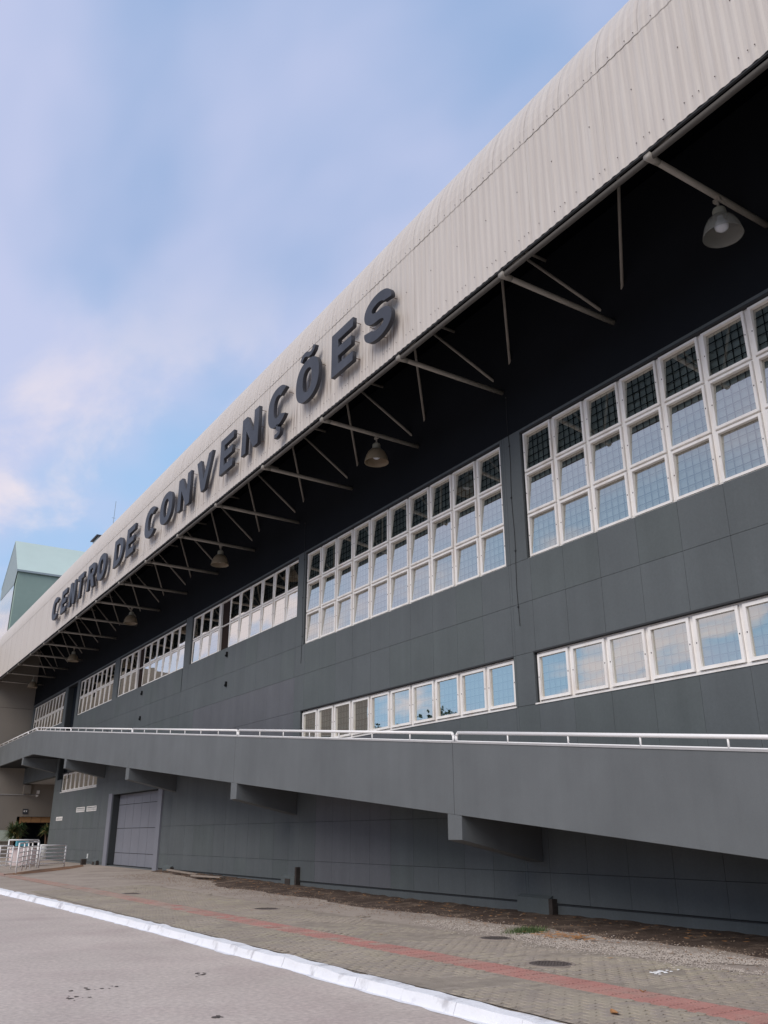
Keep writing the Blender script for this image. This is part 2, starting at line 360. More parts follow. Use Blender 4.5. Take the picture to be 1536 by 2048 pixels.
# red guidance strip made of ribbed tiles
b = MB(); b.box(-.123, .123, -.123, .123, 0, .014)
for i in range(4): b.box(-.10+i*.055, -.07+i*.055, -.11, .11, .0135, .018)
tm = b.mesh('tactile_tile', 'tile'); tm2 = b.mesh('tactile_tile', 'tile2')
y = 4.4; cnt = 0; B = MB()
while y < 60:
    for x in (-5.525, -5.275):
        xx = x-.25*smooth((y-24)/30); z = gz(xx, y)+random.uniform(-.002, .003)
        if cnt < 290: link('tactile_tile', tm2 if random.random() < smooth((y-10)/16) else tm, pavement, (xx, y, z), (random.uniform(-.01, .01), random.uniform(-.01, .01), random.uniform(-.015, .015)))
        else: B.box(xx-.123, xx+.123, y-.123, y+.123, z, z+.014)
        cnt += 1
    y += .25
tag(B.build('tactile_tiles', 'tile2', pavement), kind='stuff')

# soil strip along the wall and gravel
b = MB(); nx = 26; y = 3.0; prev = None
while y < 38:
    row = []
    wdt = 1.75+.55*noise.noise((y*.35, 0, 7))+.2*noise.noise((y*1.7, 0, 3))
    if y > 26: wdt *= max(.25, 1-(y-26)/13)
    for j in range(nx+1):
        t = j/nx; x = -.09-wdt*t; e = (1-t)*.05+.03*noise.noise((x*3, y*3, 0))*(1-t*t)+.015*noise.noise((x*9, y*9, 4))*(1-t)
        row.append((x, y, gz(x, y)+e+.006-.03*(t > .97)))
    if prev:
        for j in range(nx): b.quad([prev[j], row[j], row[j+1], prev[j+1]])
    prev = row; y += .16
soil = tag(b.build('soil', 'soil', None, True), kind='structure')
def scatter(name, mt, n, fn, smin, smax, flat=.6, kind='stuff'):
    b = MB()
    for _ in range(n):
        x, y = fn(); s = random.uniform(smin, smax)*random.uniform(.5, 1); z = gz(x, y)+.012; a = random.random()*6.28; c, d = math.cos(a)*s, math.sin(a)*s
        k = len(b.v); q = random.uniform(.6, 1.2)
        b.v += [(x+c, y+d, z), (x-d*q, y+c*q, z), (x-c, y-d, z), (x+d*q, y-c*q, z), (x+random.uniform(-.3, .3)*s, y+random.uniform(-.3, .3)*s, z+s*flat*1.3)]
        b.f += [(k, k+1, k+4), (k+1, k+2, k+4), (k+2, k+3, k+4), (k+3, k, k+4)]; b.mi += [0]*4
    return tag(b.build(name, mt), kind=kind)
def f_gr():
    for _ in range(6):
        x, y = f_gr0()
        if noise.noise((x*1.6, y*.9, 4)) > -.12+random.uniform(-.15, .15): break
    return x, y
def f_gr0():
    y = random.choice((random.uniform(4, 15), random.uniform(5, 12))); return random.gauss(-2.75+.25*noise.noise((y, 0, 0)), .36), y
scatter('gravel', 'gravel', 13000, f_gr, .007, .022, .5)
def f_gr2():
    y = random.uniform(5, 36); return random.gauss(-1.9, .55), y
scatter('brown_gravel', 'gravel2', 5000, f_gr2, .008, .028, .5)
scatter('pale_crumbs', 'gravel2', 500, lambda: (-.2-abs(random.gauss(0, 1.1)), random.uniform(5, 36)), .01, .03, .5)
for o_ in [q for q in bpy.data.objects if q.name.startswith('pale_crumbs')]: o_.location.z = .035
def f_l():
    y = random.uniform(6, 36); return -.3-abs(random.gauss(0, 1.3)), y
b = MB()
def leaf_at(b, x, y, s, z):
    a = random.random()*6.28; c, d = math.cos(a)*s, math.sin(a)*s; w = .38
    p = [(x+c, y+d, z+s*.25), (x-d*w, y+c*w, z+.004), (x-c, y-d, z+s*.15), (x+d*w, y-c*w, z+.006)]
    b.quad(p)
for _ in range(420):
    x, y = f_l(); leaf_at(b, x, y, random.uniform(.025, .06), gz(x, y)+.045*(x > -1.7)+.015)
for _ in range(160):
    x, y = random.gauss(-2.45, .18), random.gauss(11.3, .35); leaf_at(b, x, y, random.uniform(.03, .07), gz(x, y)+.03)
tag(b.build('leaf_litter', 'litter'), kind='stuff')
for i, (x, y, lab) in enumerate(((-6.32, 6.58, 'large dry orange leaf lying on the grey pavers near the white kerb'), (-5.25, 7.2, 'small dark curled leaf on the red tactile strip'))):
    b = MB()
    s = .09 if i == 0 else .035
    for k in range(6):
        t0, t1 = -1+k/3, -1+(k+1)/3
        w0, w1 = .38*s*(1-t0*t0)+.002, .38*s*(1-t1*t1)+.002; z0, z1 = .02+.02*abs(t0), .02+.02*abs(t1)
        b.quad([(t0*s, -w0, z0), (t1*s, -w1, z1), (t1*s, 0, z1-.008), (t0*s, 0, z0-.008)]); b.quad([(t0*s, 0, z0-.008), (t1*s, 0, z1-.008), (t1*s, w1, z1), (t0*s, w0, z0)])
    o = b.build('fallen_leaf', 'litter', None, False, (x, y, gz(x, y)+.004)); o.rotation_euler = (0, 0, 1.1+i); tag(o, lab, 'leaf')
b = MB()
for _ in range(1000):
    x, y = random.gauss(-2.35, .20), random.gauss(12.35, .10); x += (y-12.35)*.4; h = random.uniform(.03, .11); a = random.random()*6.28; z = gz(x, y)
    c, d = math.cos(a)*.006, math.sin(a)*.006; lx, ly = random.uniform(-.05, .05), random.uniform(-.05, .05)
    b.quad([(x-c, y-d, z), (x+c, y+d, z), (x+lx, y+ly, z+h)])
tag(b.build('grass', 'grass'), kind='stuff')
# manhole covers
def manhole(x, y, r, lab):
    t = thing('manhole_cover', lab, 'manhole cover', (x, y, gz(x, y)), 'manhole covers in the pavement')
    b = MB(); b.lathe([(r+.05, .004), (r+.045, .018), (r+.004, .020), (r, .008)], n=36); b.build('rim', 'plank', t)
    b = MB(); b.lathe([(r-.004, .006), (r-.006, .019), (0, .021)], n=36)
    for i in range(-5, 6):
        for j in range(-5, 6):
            if math.hypot(i, j)*.055 < r-.05: b.box(i*.055-.016, i*.055+.016, j*.055-.016, j*.055+.016, .020, .025)
    b.build('lid', 'iron', t)
manhole(-4.62, 9.30, .27, 'round dark manhole cover nearest the red strip in the foreground')
manhole(-3.95, 19.3, .27, 'round manhole cover farther back, below the second ramp bracket')
manhole(-3.4, 11.9, .24, 'faint dusty manhole cover near the gravel strip')
manhole(-4.9, 26.2, .25, 'far manhole cover seen as a thin dark line left of the door')
b = MB()
for k in range(26):
    x, y = random.gauss(0, .10), random.gauss(0, .05); b.lathe([(.022, 0), (.016, .006), (0, .008)], (x, y, .012), 7)
tag(b.build('cement_crumbs', 'plaster', None, True, (-4.0, 8.03, gz(-4, 8)+.002)), kind='stuff')
for (x, y, rz, lab) in ((-.62, 33.9, .5, 'grey plank propped on the soil against the wall'), (-.95, 30.6, .35, 'flat grey plank lying on the soil, nearer than the propped one')):
    b = MB(); b.box(-.11, .11, -.75, .75, 0, .045); o = b.build('plank', 'plank', None, False, (x, y, gz(x, y)+.07)); o.rotation_euler = (.10 if y > 32 else .02, 0, rz); bevel(o, .006)
    tag(o, lab, 'plank')
# oil marks on the road
b = MB()
for (x, y, sx, sy) in ((-10.1, 11.1, .16, .06), (-9.75, 11.6, .32, .05), (-9.2, 9.2, .09, .04), (-8.4, 8.0, .08, .04), (-8.3, 12, .12, .05)):
    for q in range(9):
        cx_, cy_, rr_ = x+random.gauss(0, sx*.5), y+random.gauss(0, sy), random.uniform(.008, .030)
        b.quad([(cx_+math.cos(6.283*k/8)*rr_*random.uniform(.5, 1.6), cy_+math.sin(6.283*k/8)*rr_*random.uniform(.6, 2.2), .003+.0004*q) for k in range(8)])
link('road_stain', b.mesh('road_stain', 'iron'), bpy.data.objects['road'])

# ---------------------------------------------------------------- convention centre
CC = thing('convention_centre', 'long dark grey convention hall with cream barrel roof edge and white windows', 'building')
YE = 59.85
BAYL = [14.25+11.30*k for k in range(-2, 5)]
WINS = [  # y_left(far), y_right(near), z0, z1, cols, rows, tilt jitter, glass
    (14.25, 3.75, 7.68, 10.85, 10, 3, .08, 'glass'), (25.50, 15.00, 7.68, 10.85, 10, 3, .08, 'glass'),
    (36.50, 26.05, 8.74, 10.85, 10, 2, .35, 'glass2'), (47.67, 37.30, 8.72, 10.83, 10, 2, .4, 'glass2'),
    (56.30, 48.55, 8.70, 10.83, 8, 2, .7, 'glass2'), (69.80, 60.10, 8.66, 10.76, 10, 2, .7, 'glass2'),
    (14.24, 3.74, 4.38, 5.48, 10, 1, .12, 'glassr'), (25.55, 14.92, 4.38, 5.48, 10, 1, .12, 'glassr'),
    (58.10, 49.75, 4.22, 5.32, 8, 1, .5, 'glass2')]
DOOR = (38.97, 46.30, .30, 3.66)
SLOT = (56.85, 59.38, 5.0, 10.87)
OPEN = [(w[1], w[0], w[2], w[3]) for w in WINS]+[DOOR, SLOT]
def wall_cells(ylist, zlist, opens, x0, x1, b):
    for a, c in zip(ylist, ylist[1:]):
        for e, f in zip(zlist, zlist[1:]):
            ym, zm = (a+c)/2, (e+f)/2
            if any(o[0]-1e-4 < ym < o[1]+1e-4 and o[2]-1e-4 < zm < o[3]+1e-4 for o in opens): continue
            b.quad([(x0, a, e), (x0, a, f), (x0, c, f), (x0, c, e)]); b.quad([(x1, c, e), (x1, c, f), (x1, a, f), (x1, a, e)])
    for (ya, yb, za, zb) in opens:
        b.quad([(x0, ya, za), (x0, yb, za), (x1, yb, za), (x1, ya, za)]); b.quad([(x0, ya, zb), (x1, ya, zb), (x1, yb, zb), (x0, yb, zb)])
        b.quad([(x0, ya, za), (x1, ya, za), (x1, ya, zb), (x0, ya, zb)]); b.quad([(x0, yb, za), (x0, yb, zb), (x1, yb, zb), (x1, yb, za)])
lo = [o for o in OPEN if o[0] < YE and o[2] < 10.9]
b = MB(); yl = sorted({-14, YE} | {q for o in lo for q in o[:2]}); zl = sorted({0, 10.95} | {q for o in lo for q in o[2:]})
wall_cells(yl, zl, lo, -.045, .28, b)
b.quad([(-.045, YE, 0), (6, YE, 0), (6, YE, 5.3), (-.045, YE, 5.3)])
b.build('wall', 'joint', CC)
up_o = [o for o in OPEN if o[0] > YE]
b = MB(); yl = sorted({YE, 70.28} | {q for o in up_o for q in o[:2]}); zl = sorted({5.3, 10.95} | {q for o in up_o for q in o[2:]})
wall_cells(yl, zl, up_o, -.1, .28, b); b.quad([(-.1, YE, 5.3), (.28, YE, 5.3), (.28, 70.28, 5.3), (-.1, 70.28, 5.3)]); b.build('end_wall', 'wall', CC)
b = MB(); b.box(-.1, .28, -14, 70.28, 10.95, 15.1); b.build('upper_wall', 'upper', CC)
b = MB(); b.box(.9, .95, -14, YE-.2, 0, 15); b.box(.9, .95, YE, 70.28, 5.4, 15); b.build('inner_partition', 'blind', CC)
b = MB(); b.box(.29, 1.6, SLOT[0]-.1, SLOT[1]+.1, 4.9, 11.0); b.build('slot_back', 'int', CC)
b = MB(); b.box(.25, 7, YE+.01, 70.25, 5.3, 5.36); b.build('porch_ceiling', 'soffit', CC)
# separate facing panels with open joints
zrows = [.42, .98, 2.08, 4.36, 5.50, 6.66, 7.66, 10.95]
PC = {}
def panel(y0, y1, z0, z1, mt):
    w, h = round(y1-y0-.006, 3), round(z1-z0-.008, 3)
    if w < .03 or h < .03: return None
    k = (w, h, mt)
    if k not in PC:
        b = MB(); c = .004
        b.hexa([(-.045, -w/2, -h/2), (.008, -w/2, -h/2), (.008, w/2, -h/2), (-.045, w/2, -h/2), (-.045, -w/2, h/2), (.008, -w/2, h/2), (.008, w/2, h/2), (-.045, w/2, h/2)])
        PC[k] = b.mesh('wall_panel', mt)
    return PC[k]
joints = [-14.0]
for yl_ in BAYL:
    st = yl_-10.52
    for j in range(10): joints.append(st+1.052*j)
    joints.append(yl_+.02); joints.append(yl_+.70)
joints = sorted(q for q in {round(wy(j), 3) for j in joints} if -2 < q < YE-.3)+[YE]
np_ = 0; jobs = []
for a, c in zip(joints, joints[1:]):
    if c-a < .05: continue
    for e, f in zip(zrows, zrows[1:]):
        segs = [(a, c, e, f)]
        for o in lo:
            ns = []
            for (p, q, r_, s_) in segs:
                if o[1] <= p+.001 or o[0] >= q-.001 or o[3] <= r_+.001 or o[2] >= s_-.001: ns.append((p, q, r_, s_)); continue
                if p < o[0]: ns.append((p, o[0], r_, s_))
                if q > o[1]: ns.append((o[1], q, r_, s_))
                p2, q2 = max(p, o[0]), min(q, o[1])
                if r_ < o[2]: ns.append((p2, q2, r_, o[2]))
                if s_ > o[3]: ns.append((p2, q2, o[3], s_))
            segs = ns
        jobs += segs
jobs.sort(key=lambda s: (s[0] < 5)*100+s[0])
for (p, q, e, f) in jobs:
    if q-p < .06 or f-e < .06: continue
    ym = (p+q)/2
    mt = 'wall2' if (26 < ym < 36 and 4 < e < 6) or (20 < ym < 24.5 and e < 4) else random.choice(('wall', 'wall', 'wall', 'wall3'))
    if e > 7.6 and (f-e) > 2: mt = 'wall'
    me = panel(p, q, e, f, mt)
    if me: np_ += 1; link('wall_panel', me, CC, (-.055, ym, (e+f)/2), (0, random.uniform(-.001, .001), random.uniform(-.0012, .0012)))
print('panels', np_)
# plinth with pier feet
b = MB(); b.box(-.085, .02, -14, DOOR[0], -.05, .405); b.box(-.085, .02, DOOR[1], YE-.01, -.05, .405); b.build('plinth', 'wall', CC)
for k, yl_ in enumerate(BAYL):
    if yl_ < 0 or yl_ > 50 or abs(yl_-42) < 4.4: continue
    y0 = wy(yl_)
    b = MB(); b.hexa([(-.24, y0-.02, 0), (-.10, y0-.02, 0), (-.10, y0+.95, 0), (-.22, y0+.95, 0), (-.23, y0-.02, .50), (-.10, y0-.02, .56), (-.10, y0+.95, .56), (-.21, y0+.95, .50)]); b.build('pier_foot', 'wall3', CC)
    b = MB(); b.box(-.235, -.10, y0-.13, y0-.024, 0, .80 if k == 3 else .50); b.build('brown_patch', 'brown', CC)
    if k % 2 == 1:
        b = MB(); b.box(-.245, -.235, y0+.28, y0+.62, .17, .46); b.build('brown_patch', 'brown', CC)
# dark outline line under the panels (drip edge)
b = MB(); b.box(-.112, -.086, -2, DOOR[0]-.6, .398, .412); b.build('drip_edge', 'sill', CC)

# windows --------------------------------------------------------------
def ring(b, y0, y1, z0, z1, x0, x1, w, wb=None):
    wb = wb or w
    b.box(x0, x1, y0, y0+w, z0, z1); b.box(x0, x1, y1-w, y1, z0, z1)
    b.box(x0, x1, y0+w, y1-w, z0, z0+wb); b.box(x0, x1, y0+w, y1-w, z1-w, z1)
SC = {}
def window(yl_, yr, z0, z1, nc, nr, jit, gl, idx):
    pw, ph = (yl_-yr)/nc, (z1-z0)/nr; ribbon = nr == 1
    W_ = MB(); t = .045
    ring(W_, yr, yl_, z0, z1, .005, .09, t)
    for c in range(1, nc): W_.box(.0, .09, yr+c*pw-.042, yr+c*pw+.042, z0+t, z1-t)
    for r_ in range(1, nr):
        for c in range(nc): W_.box(.012, .088, yr+c*pw+.043, yr+(c+1)*pw-.043, z0+r_*ph-.016, z0+r_*ph+.016)
    W_.box(-.06 if not ribbon else -.115, .01, yr-.03, yl_+.02, z0-.035, z0-.002)
    w = W_.build('window', 'white', CC)
    if not ribbon: pass
    L_ = MB(); L_.box(-.106, .004, yr, yl_, z1-.004, z1+.03); L_.build('lintel_edge', 'sill', w)
    sw, sh = round(pw-.10, 3), round(ph-.045 if nr > 1 else ph-.11, 3); key = (sw, sh, gl)
    if key not in SC:
        st = .052 if not ribbon else .06
        f0, f1, gx = (-.030, .020, -.012) if gl == 'glass2' else (-.045, .045, .003)
        b = MB(); ring(b, -sw/2, sw/2, -sh/2, sh/2, f0, f1, st)
        b.box(-.0505, -.0455, -sw/2+.016, -sw/2+.034, -.012, .012, 1); b.box(-.0505, -.0455, sw/2-.034, sw/2-.016, -.012, .012, 1)
        s_ = b.mesh('sash', ['white', 'grille'])
        gw, gh = sw-2*st+.002, sh-2*st+.002
        b = MB(); b.quad([(0, -gw/2, -gh/2), (0, -gw/2, gh/2), (0, gw/2, gh/2), (0, gw/2, -gh/2)]); g_ = b.mesh('pane', gl)
        b = MB(); n = 5; m_ = max(2, round(gh/(gw/n)))
        for i in range(1, n): b.box(.060, .072, -gw/2+gw*i/n-.008, -gw/2+gw*i/n+.008, -gh/2-.05, gh/2+.05)
        for i in range(0, m_+1): b.box(.058, .07, -gw/2-.05, gw/2+.05, -gh/2+gh*i/m_-.008, -gh/2+gh*i/m_+.008)
        q_ = b.mesh('grille', 'grille')
        b = MB(); b.box(.10, .11, -sw/2-.06, sw/2+.06, -sh/2-.04, sh/2+.04); bl = b.mesh('blind', 'blind'); br = b.mesh('dark_interior', 'brownint')
        SC[key] = (s_, g_, q_, bl, br)
    s_, g_, q_, bl, br = SC[key]
    rnd = random.Random(idx)
    for c in range(nc):
        for r_ in range(nr):
            p = (0, yr+(c+.5)*pw, z0+(r_+.5)*ph); opened = (idx in (2, 3) and c == nc-4)
            if idx in (2, 3): opened = c == nc-4
            if not opened:
                link('sash', s_, w, p)
                tl = 0 if ribbon else R(1.9 if gl == 'glass2' else 4.3)
                link('pane', g_, w, (-.012 if gl == 'glass2' else .003, p[1], p[2]), (0, tl+R(rnd.gauss(0, jit*.8)), R(rnd.gauss(0, jit))))
                link('grille', q_, w, p)
                link('blind', bl, w, p)
            else: link('dark_interior', br, w, p)
for i, w in enumerate(WINS): window(*w, i)

# loading door -----------------------------------------------------------
D_ = MB(); D_.box(.30, .36, DOOR[0]-.1, DOOR[1]+.1, .2, 3.7); dr = D_.build('sliding_door', 'joint', CC)
cy = [46.28, 45.05, 43.8, 42.55, 41.35, 40.22, 39.45, 38.99]; cz = [.36, .92, 2.05, 3.16, 3.65]
for a, c in zip(cy, cy[1:]):
    for e, f in zip(cz, cz[1:]):
        g = .012
        b = MB(); b.box(.262, .298, c+g, a-g, e+g, f-g); b.build('door_panel', 'door', dr)
b = MB(); b.box(-.145, -.085, DOOR[1], DOOR[1]+.62, 0, 3.72); b.build('door_jamb', 'door', CC)
b = MB(); b.box(-.18, -.085, DOOR[0]-.55, DOOR[0], 0, 3.66); b.build('door_jamb', 'door', CC)
b = MB(); b.box(-.12, .25, DOOR[0], DOOR[1], .22, .33); b.build('door_sill', 'ramp', CC)
b = MB(); b.tube((.245, 40.1, 1.0), (.245, 40.1, 1.25), .02, 6); b.build('door_handle', 'sill', dr)
# little louvred openings
for (a, c, e, f) in ((52.05, 53.9, 2.97, 3.23), (49.6, 51.6, 2.97, 3.23), (57.1, 58.7, 2.58, 2.80)):
    b = MB(); ring(b, wy(a), wy(c), wz(e), wz(f), -.112, -.085, .04)
    for k in range(3): z = wz(e)+.05+k*.055; b.hexa([(-.112, wy(a)+.04, z-.02), (-.098, wy(a)+.04, z), (-.098, wy(c)-.04, z), (-.112, wy(c)-.04, z-.02), (-.112, wy(a)+.04, z-.01), (-.1, wy(a)+.04, z+.012), (-.1, wy(c)-.04, z+.012), (-.112, wy(c)-.04, z-.01)])
    b.build('louvre_vent', 'white', CC)
# drain spouts and cable
for (y, z) in ((32.35, 8.55), (32.25, 7.35), (43.3, 8.45), (43.2, 7.2), (49.0, 7.05), (49.4, 5.9)):
    b = MB(); b.box(-.17, -.1, wy(y)-.035, wy(y)+.035, wz(z)-.15, wz(z)+.05); b.tube((-.20, wy(y), wz(z)-.1), (-.1, wy(y), wz(z)-.08), .035, 8); b.build('drain_spout', 'grille', CC)
for y0 in (14.75, 25.78):
    pts = [(-.112, wy(y0)+.02*math.sin(k*1.3), 12.0-k*.45) for k in range(0, 14 if y0 < 20 else 12)]
    b = MB(); b.path(pts, .007, 5); o = b.build('cable', 'sill', CC)
    b = MB()
    for p in pts[::3]: b.box(-.13, -.105, p[1]-.02, p[1]+.02, p[2]-.015, p[2]+.015)
    b.build('cable_clip', 'sill', CC)

# canopy and barrel roof edge ------------------------------------------------
XE, ZE, ZS, RR = -3.30, 12.33, 14.82, 2.6
Y0R, NSH = -9.0, 80
PROFY = []
for k in range(5):
    a = k*.2; PROFY += [(a, 0), (a+.04, 0), (a+.085, .011), (a+.125, .011), (a+.17, 0)]
PROFY.append((1.0+.012, 0))
b = MB()
def strip(pts, nrm):        # pts: (x,z) path, corrugated along y
    k = len(b.v); n = len(PROFY)
    for (x, z), (nx_, nz_) in zip(pts, nrm):
        for (y, h) in PROFY: b.v.append((x+nx_*h, y, z+nz_*h))
    for i in range(len(pts)-1):
        for j in range(n-1): b.f.append((k+i*n+j, k+i*n+j+1, k+(i+1)*n+j+1, k+(i+1)*n+j)); b.mi.append(0)
strip([(0, ZE), (0, 13.5), (0, ZS+.03)], [(-1, 0)]*3)
fas = b.mesh('fascia_sheet', 'sheet')
b = MB(); P = [(-.012, ZS-.03)]; Nn = [(-1, 0)]
for i in range(15):
    a = math.pi/2*i/14; P.append((RR-RR*math.cos(a)-.012*math.cos(a), ZS+RR*math.sin(a)+.012*math.sin(a))); Nn.append((-math.cos(a), math.sin(a)))
strip(P, Nn); cur = b.mesh('curved_roof_sheet', 'sheet', False)
b = MB(); strip([(RR-.02, ZS+RR-.01), (RR+24, ZS+RR+.6)], [(0, 1)]*2); top = b.mesh('roof_sheet', 'sheet')
def screws(pts):
    b = MB()
    for (y, z, x) in pts: b.tube((x, y, z), (x-.010, y, z), .0095, 6)
    return b.mesh('screws', 'screw')
scA = screws([(.06, 12.60, -.016), (.18, 12.60, -.016), (.34, 12.60, -.016), (.76, 12.62, -.016), (.30, 13.75, -.016), (.10, 14.86, -.03), (.30, 14.86, -.03), (.70, 14.86, -.03)])
for i in range(NSH):
    y = Y0R+i
    for nm, me in (('fascia_sheet', fas), ('curved_roof_sheet', cur), ('roof_sheet', top)):
        o = link(nm, me, CC, (XE-(.004 if nm == 'fascia_sheet' and i % 2 else 0), y, 0))
        if nm == 'fascia_sheet' and 0 <= y < 45: s_ = link('screws', scA, o); s_['kind'] = 'stuff'
YR1 = Y0R+NSH
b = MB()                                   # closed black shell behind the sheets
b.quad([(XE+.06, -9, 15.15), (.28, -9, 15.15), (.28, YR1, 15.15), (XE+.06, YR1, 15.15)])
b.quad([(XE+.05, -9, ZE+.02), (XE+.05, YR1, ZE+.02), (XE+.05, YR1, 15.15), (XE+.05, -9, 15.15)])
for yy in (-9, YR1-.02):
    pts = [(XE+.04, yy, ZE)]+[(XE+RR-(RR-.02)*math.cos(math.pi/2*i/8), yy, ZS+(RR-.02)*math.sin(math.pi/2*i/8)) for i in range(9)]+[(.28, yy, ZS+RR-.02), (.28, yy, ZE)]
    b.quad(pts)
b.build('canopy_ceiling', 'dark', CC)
b = MB(); b.box(-.1, .28, -9.02, -9.3, 0, 17.4); b.build('end_cap', 'upper', CC)
b = MB(); b.box(.28, 26, -9.1, -8.9, 0, 17.2); b.box(25.8, 26, -8.9, 70, 0, 17.2); b.build('rear_wall', 'upper', CC)
b = MB(); b.box(XE+.004, XE+.05, -9, YR1, ZE-.035, ZE+.06); b.build('edge_angle', 'sill', CC)
b = MB(); b.tube((XE+.10, -9, 12.235), (XE+.10, YR1-.05, 12.235), .056, 12); b.build('eave_tube', 'tube', CC, True)
NS = 3.79
for k in range(-3, 17):
    y = 7.2+NS*k; yb = y+NS/2
    if y > 68.5: continue
    b = MB(); b.tube((XE+.10, y, 12.235), (-.08, y, 12.20), .058, 12); b.tube((XE+.02, y, 12.235), (XE+.30, y, 12.232), .08, 12, .06); b.build('horizontal_strut', 'pipe', CC, True)
    xt, zt = -1.6, 15.05
    if yb < 69:
        b = MB(); b.tube((xt, yb, zt), (-.08, yb, zt-.02), .04, 10); b.build('top_chord', 'pipe', CC, True)
        b = MB(); b.tube((xt, yb, zt), (-.05, y+.30, 12.66), .036, 10); b.build('diagonal_strut', 'pipe', CC, True)
        b = MB(); b.tube((xt, yb, zt), (-.05, y+NS-.30, 12.86), .036, 10); b.build('diagonal_strut', 'pipe', CC, True)
        b = MB(); b.tube((xt, yb, zt), (XE+.12, y, 12.26), .034, 8); b.tube((xt, yb, zt), (XE+.12, y+NS, 12.26), .034, 8); b.build('eave_strut', 'pipe', CC, True)

# ---------------------------------------------------------------- pendant lamps
LL = ['hanging bell lamp nearest the camera, under the canopy at right', 'hanging bell lamp left of the second big window, brownish shade', 'third hanging lamp from the right, below the letter V',
      'fourth hanging lamp from the right, above the fourth window', 'fifth hanging lamp from the right, among the far struts', 'farthest hanging lamp, beside the tan end wall']
def lamp_meshes(sh):
    hk = MB(); hk.tube((0, 0, 0), (0, 0, -.16), .022, 8); hk.box(-.035, .035, -.07, .07, -.01, .05)
    cp = MB(); cp.lathe([(0, -.14), (.06, -.145), (.10, -.17), (.115, -.21), (.115, -.30), (.13, -.315), (.13, -.33)], n=20)
    s = MB(); s.lathe([(.12, -.325), (.17, -.35), (.235, -.42), (.285, -.52), (.315, -.62), (.335, -.72), (.340, -.735), (.328, -.73), (.305, -.62), (.275, -.52), (.225, -.43), (.165, -.36), (.12, -.335)], n=28)
    u = MB(); u.lathe([(.05, -.33), (.055, -.40), (.08, -.43), (.11, -.48), (.12, -.53), (.11, -.575), (.07, -.615), (0, -.63)], n=18)
    return hk.mesh('hook', 'pipe'), cp.mesh('cap', 'cap', True), s.mesh('shade', sh, True), u.mesh('bulb', 'bulb', True)
sets = [lamp_meshes('shade'), lamp_meshes('shadeb')]
for k in range(6):
    y = 7.22+11.40*k
    t = thing('pendant_lamp', LL[k], 'lamp', (-1.48, y, 12.13), 'bell lamps hanging from the canopy struts')
    for me in sets[0 if k == 0 else 1]: link(me.name.split('.')[0], me, t)

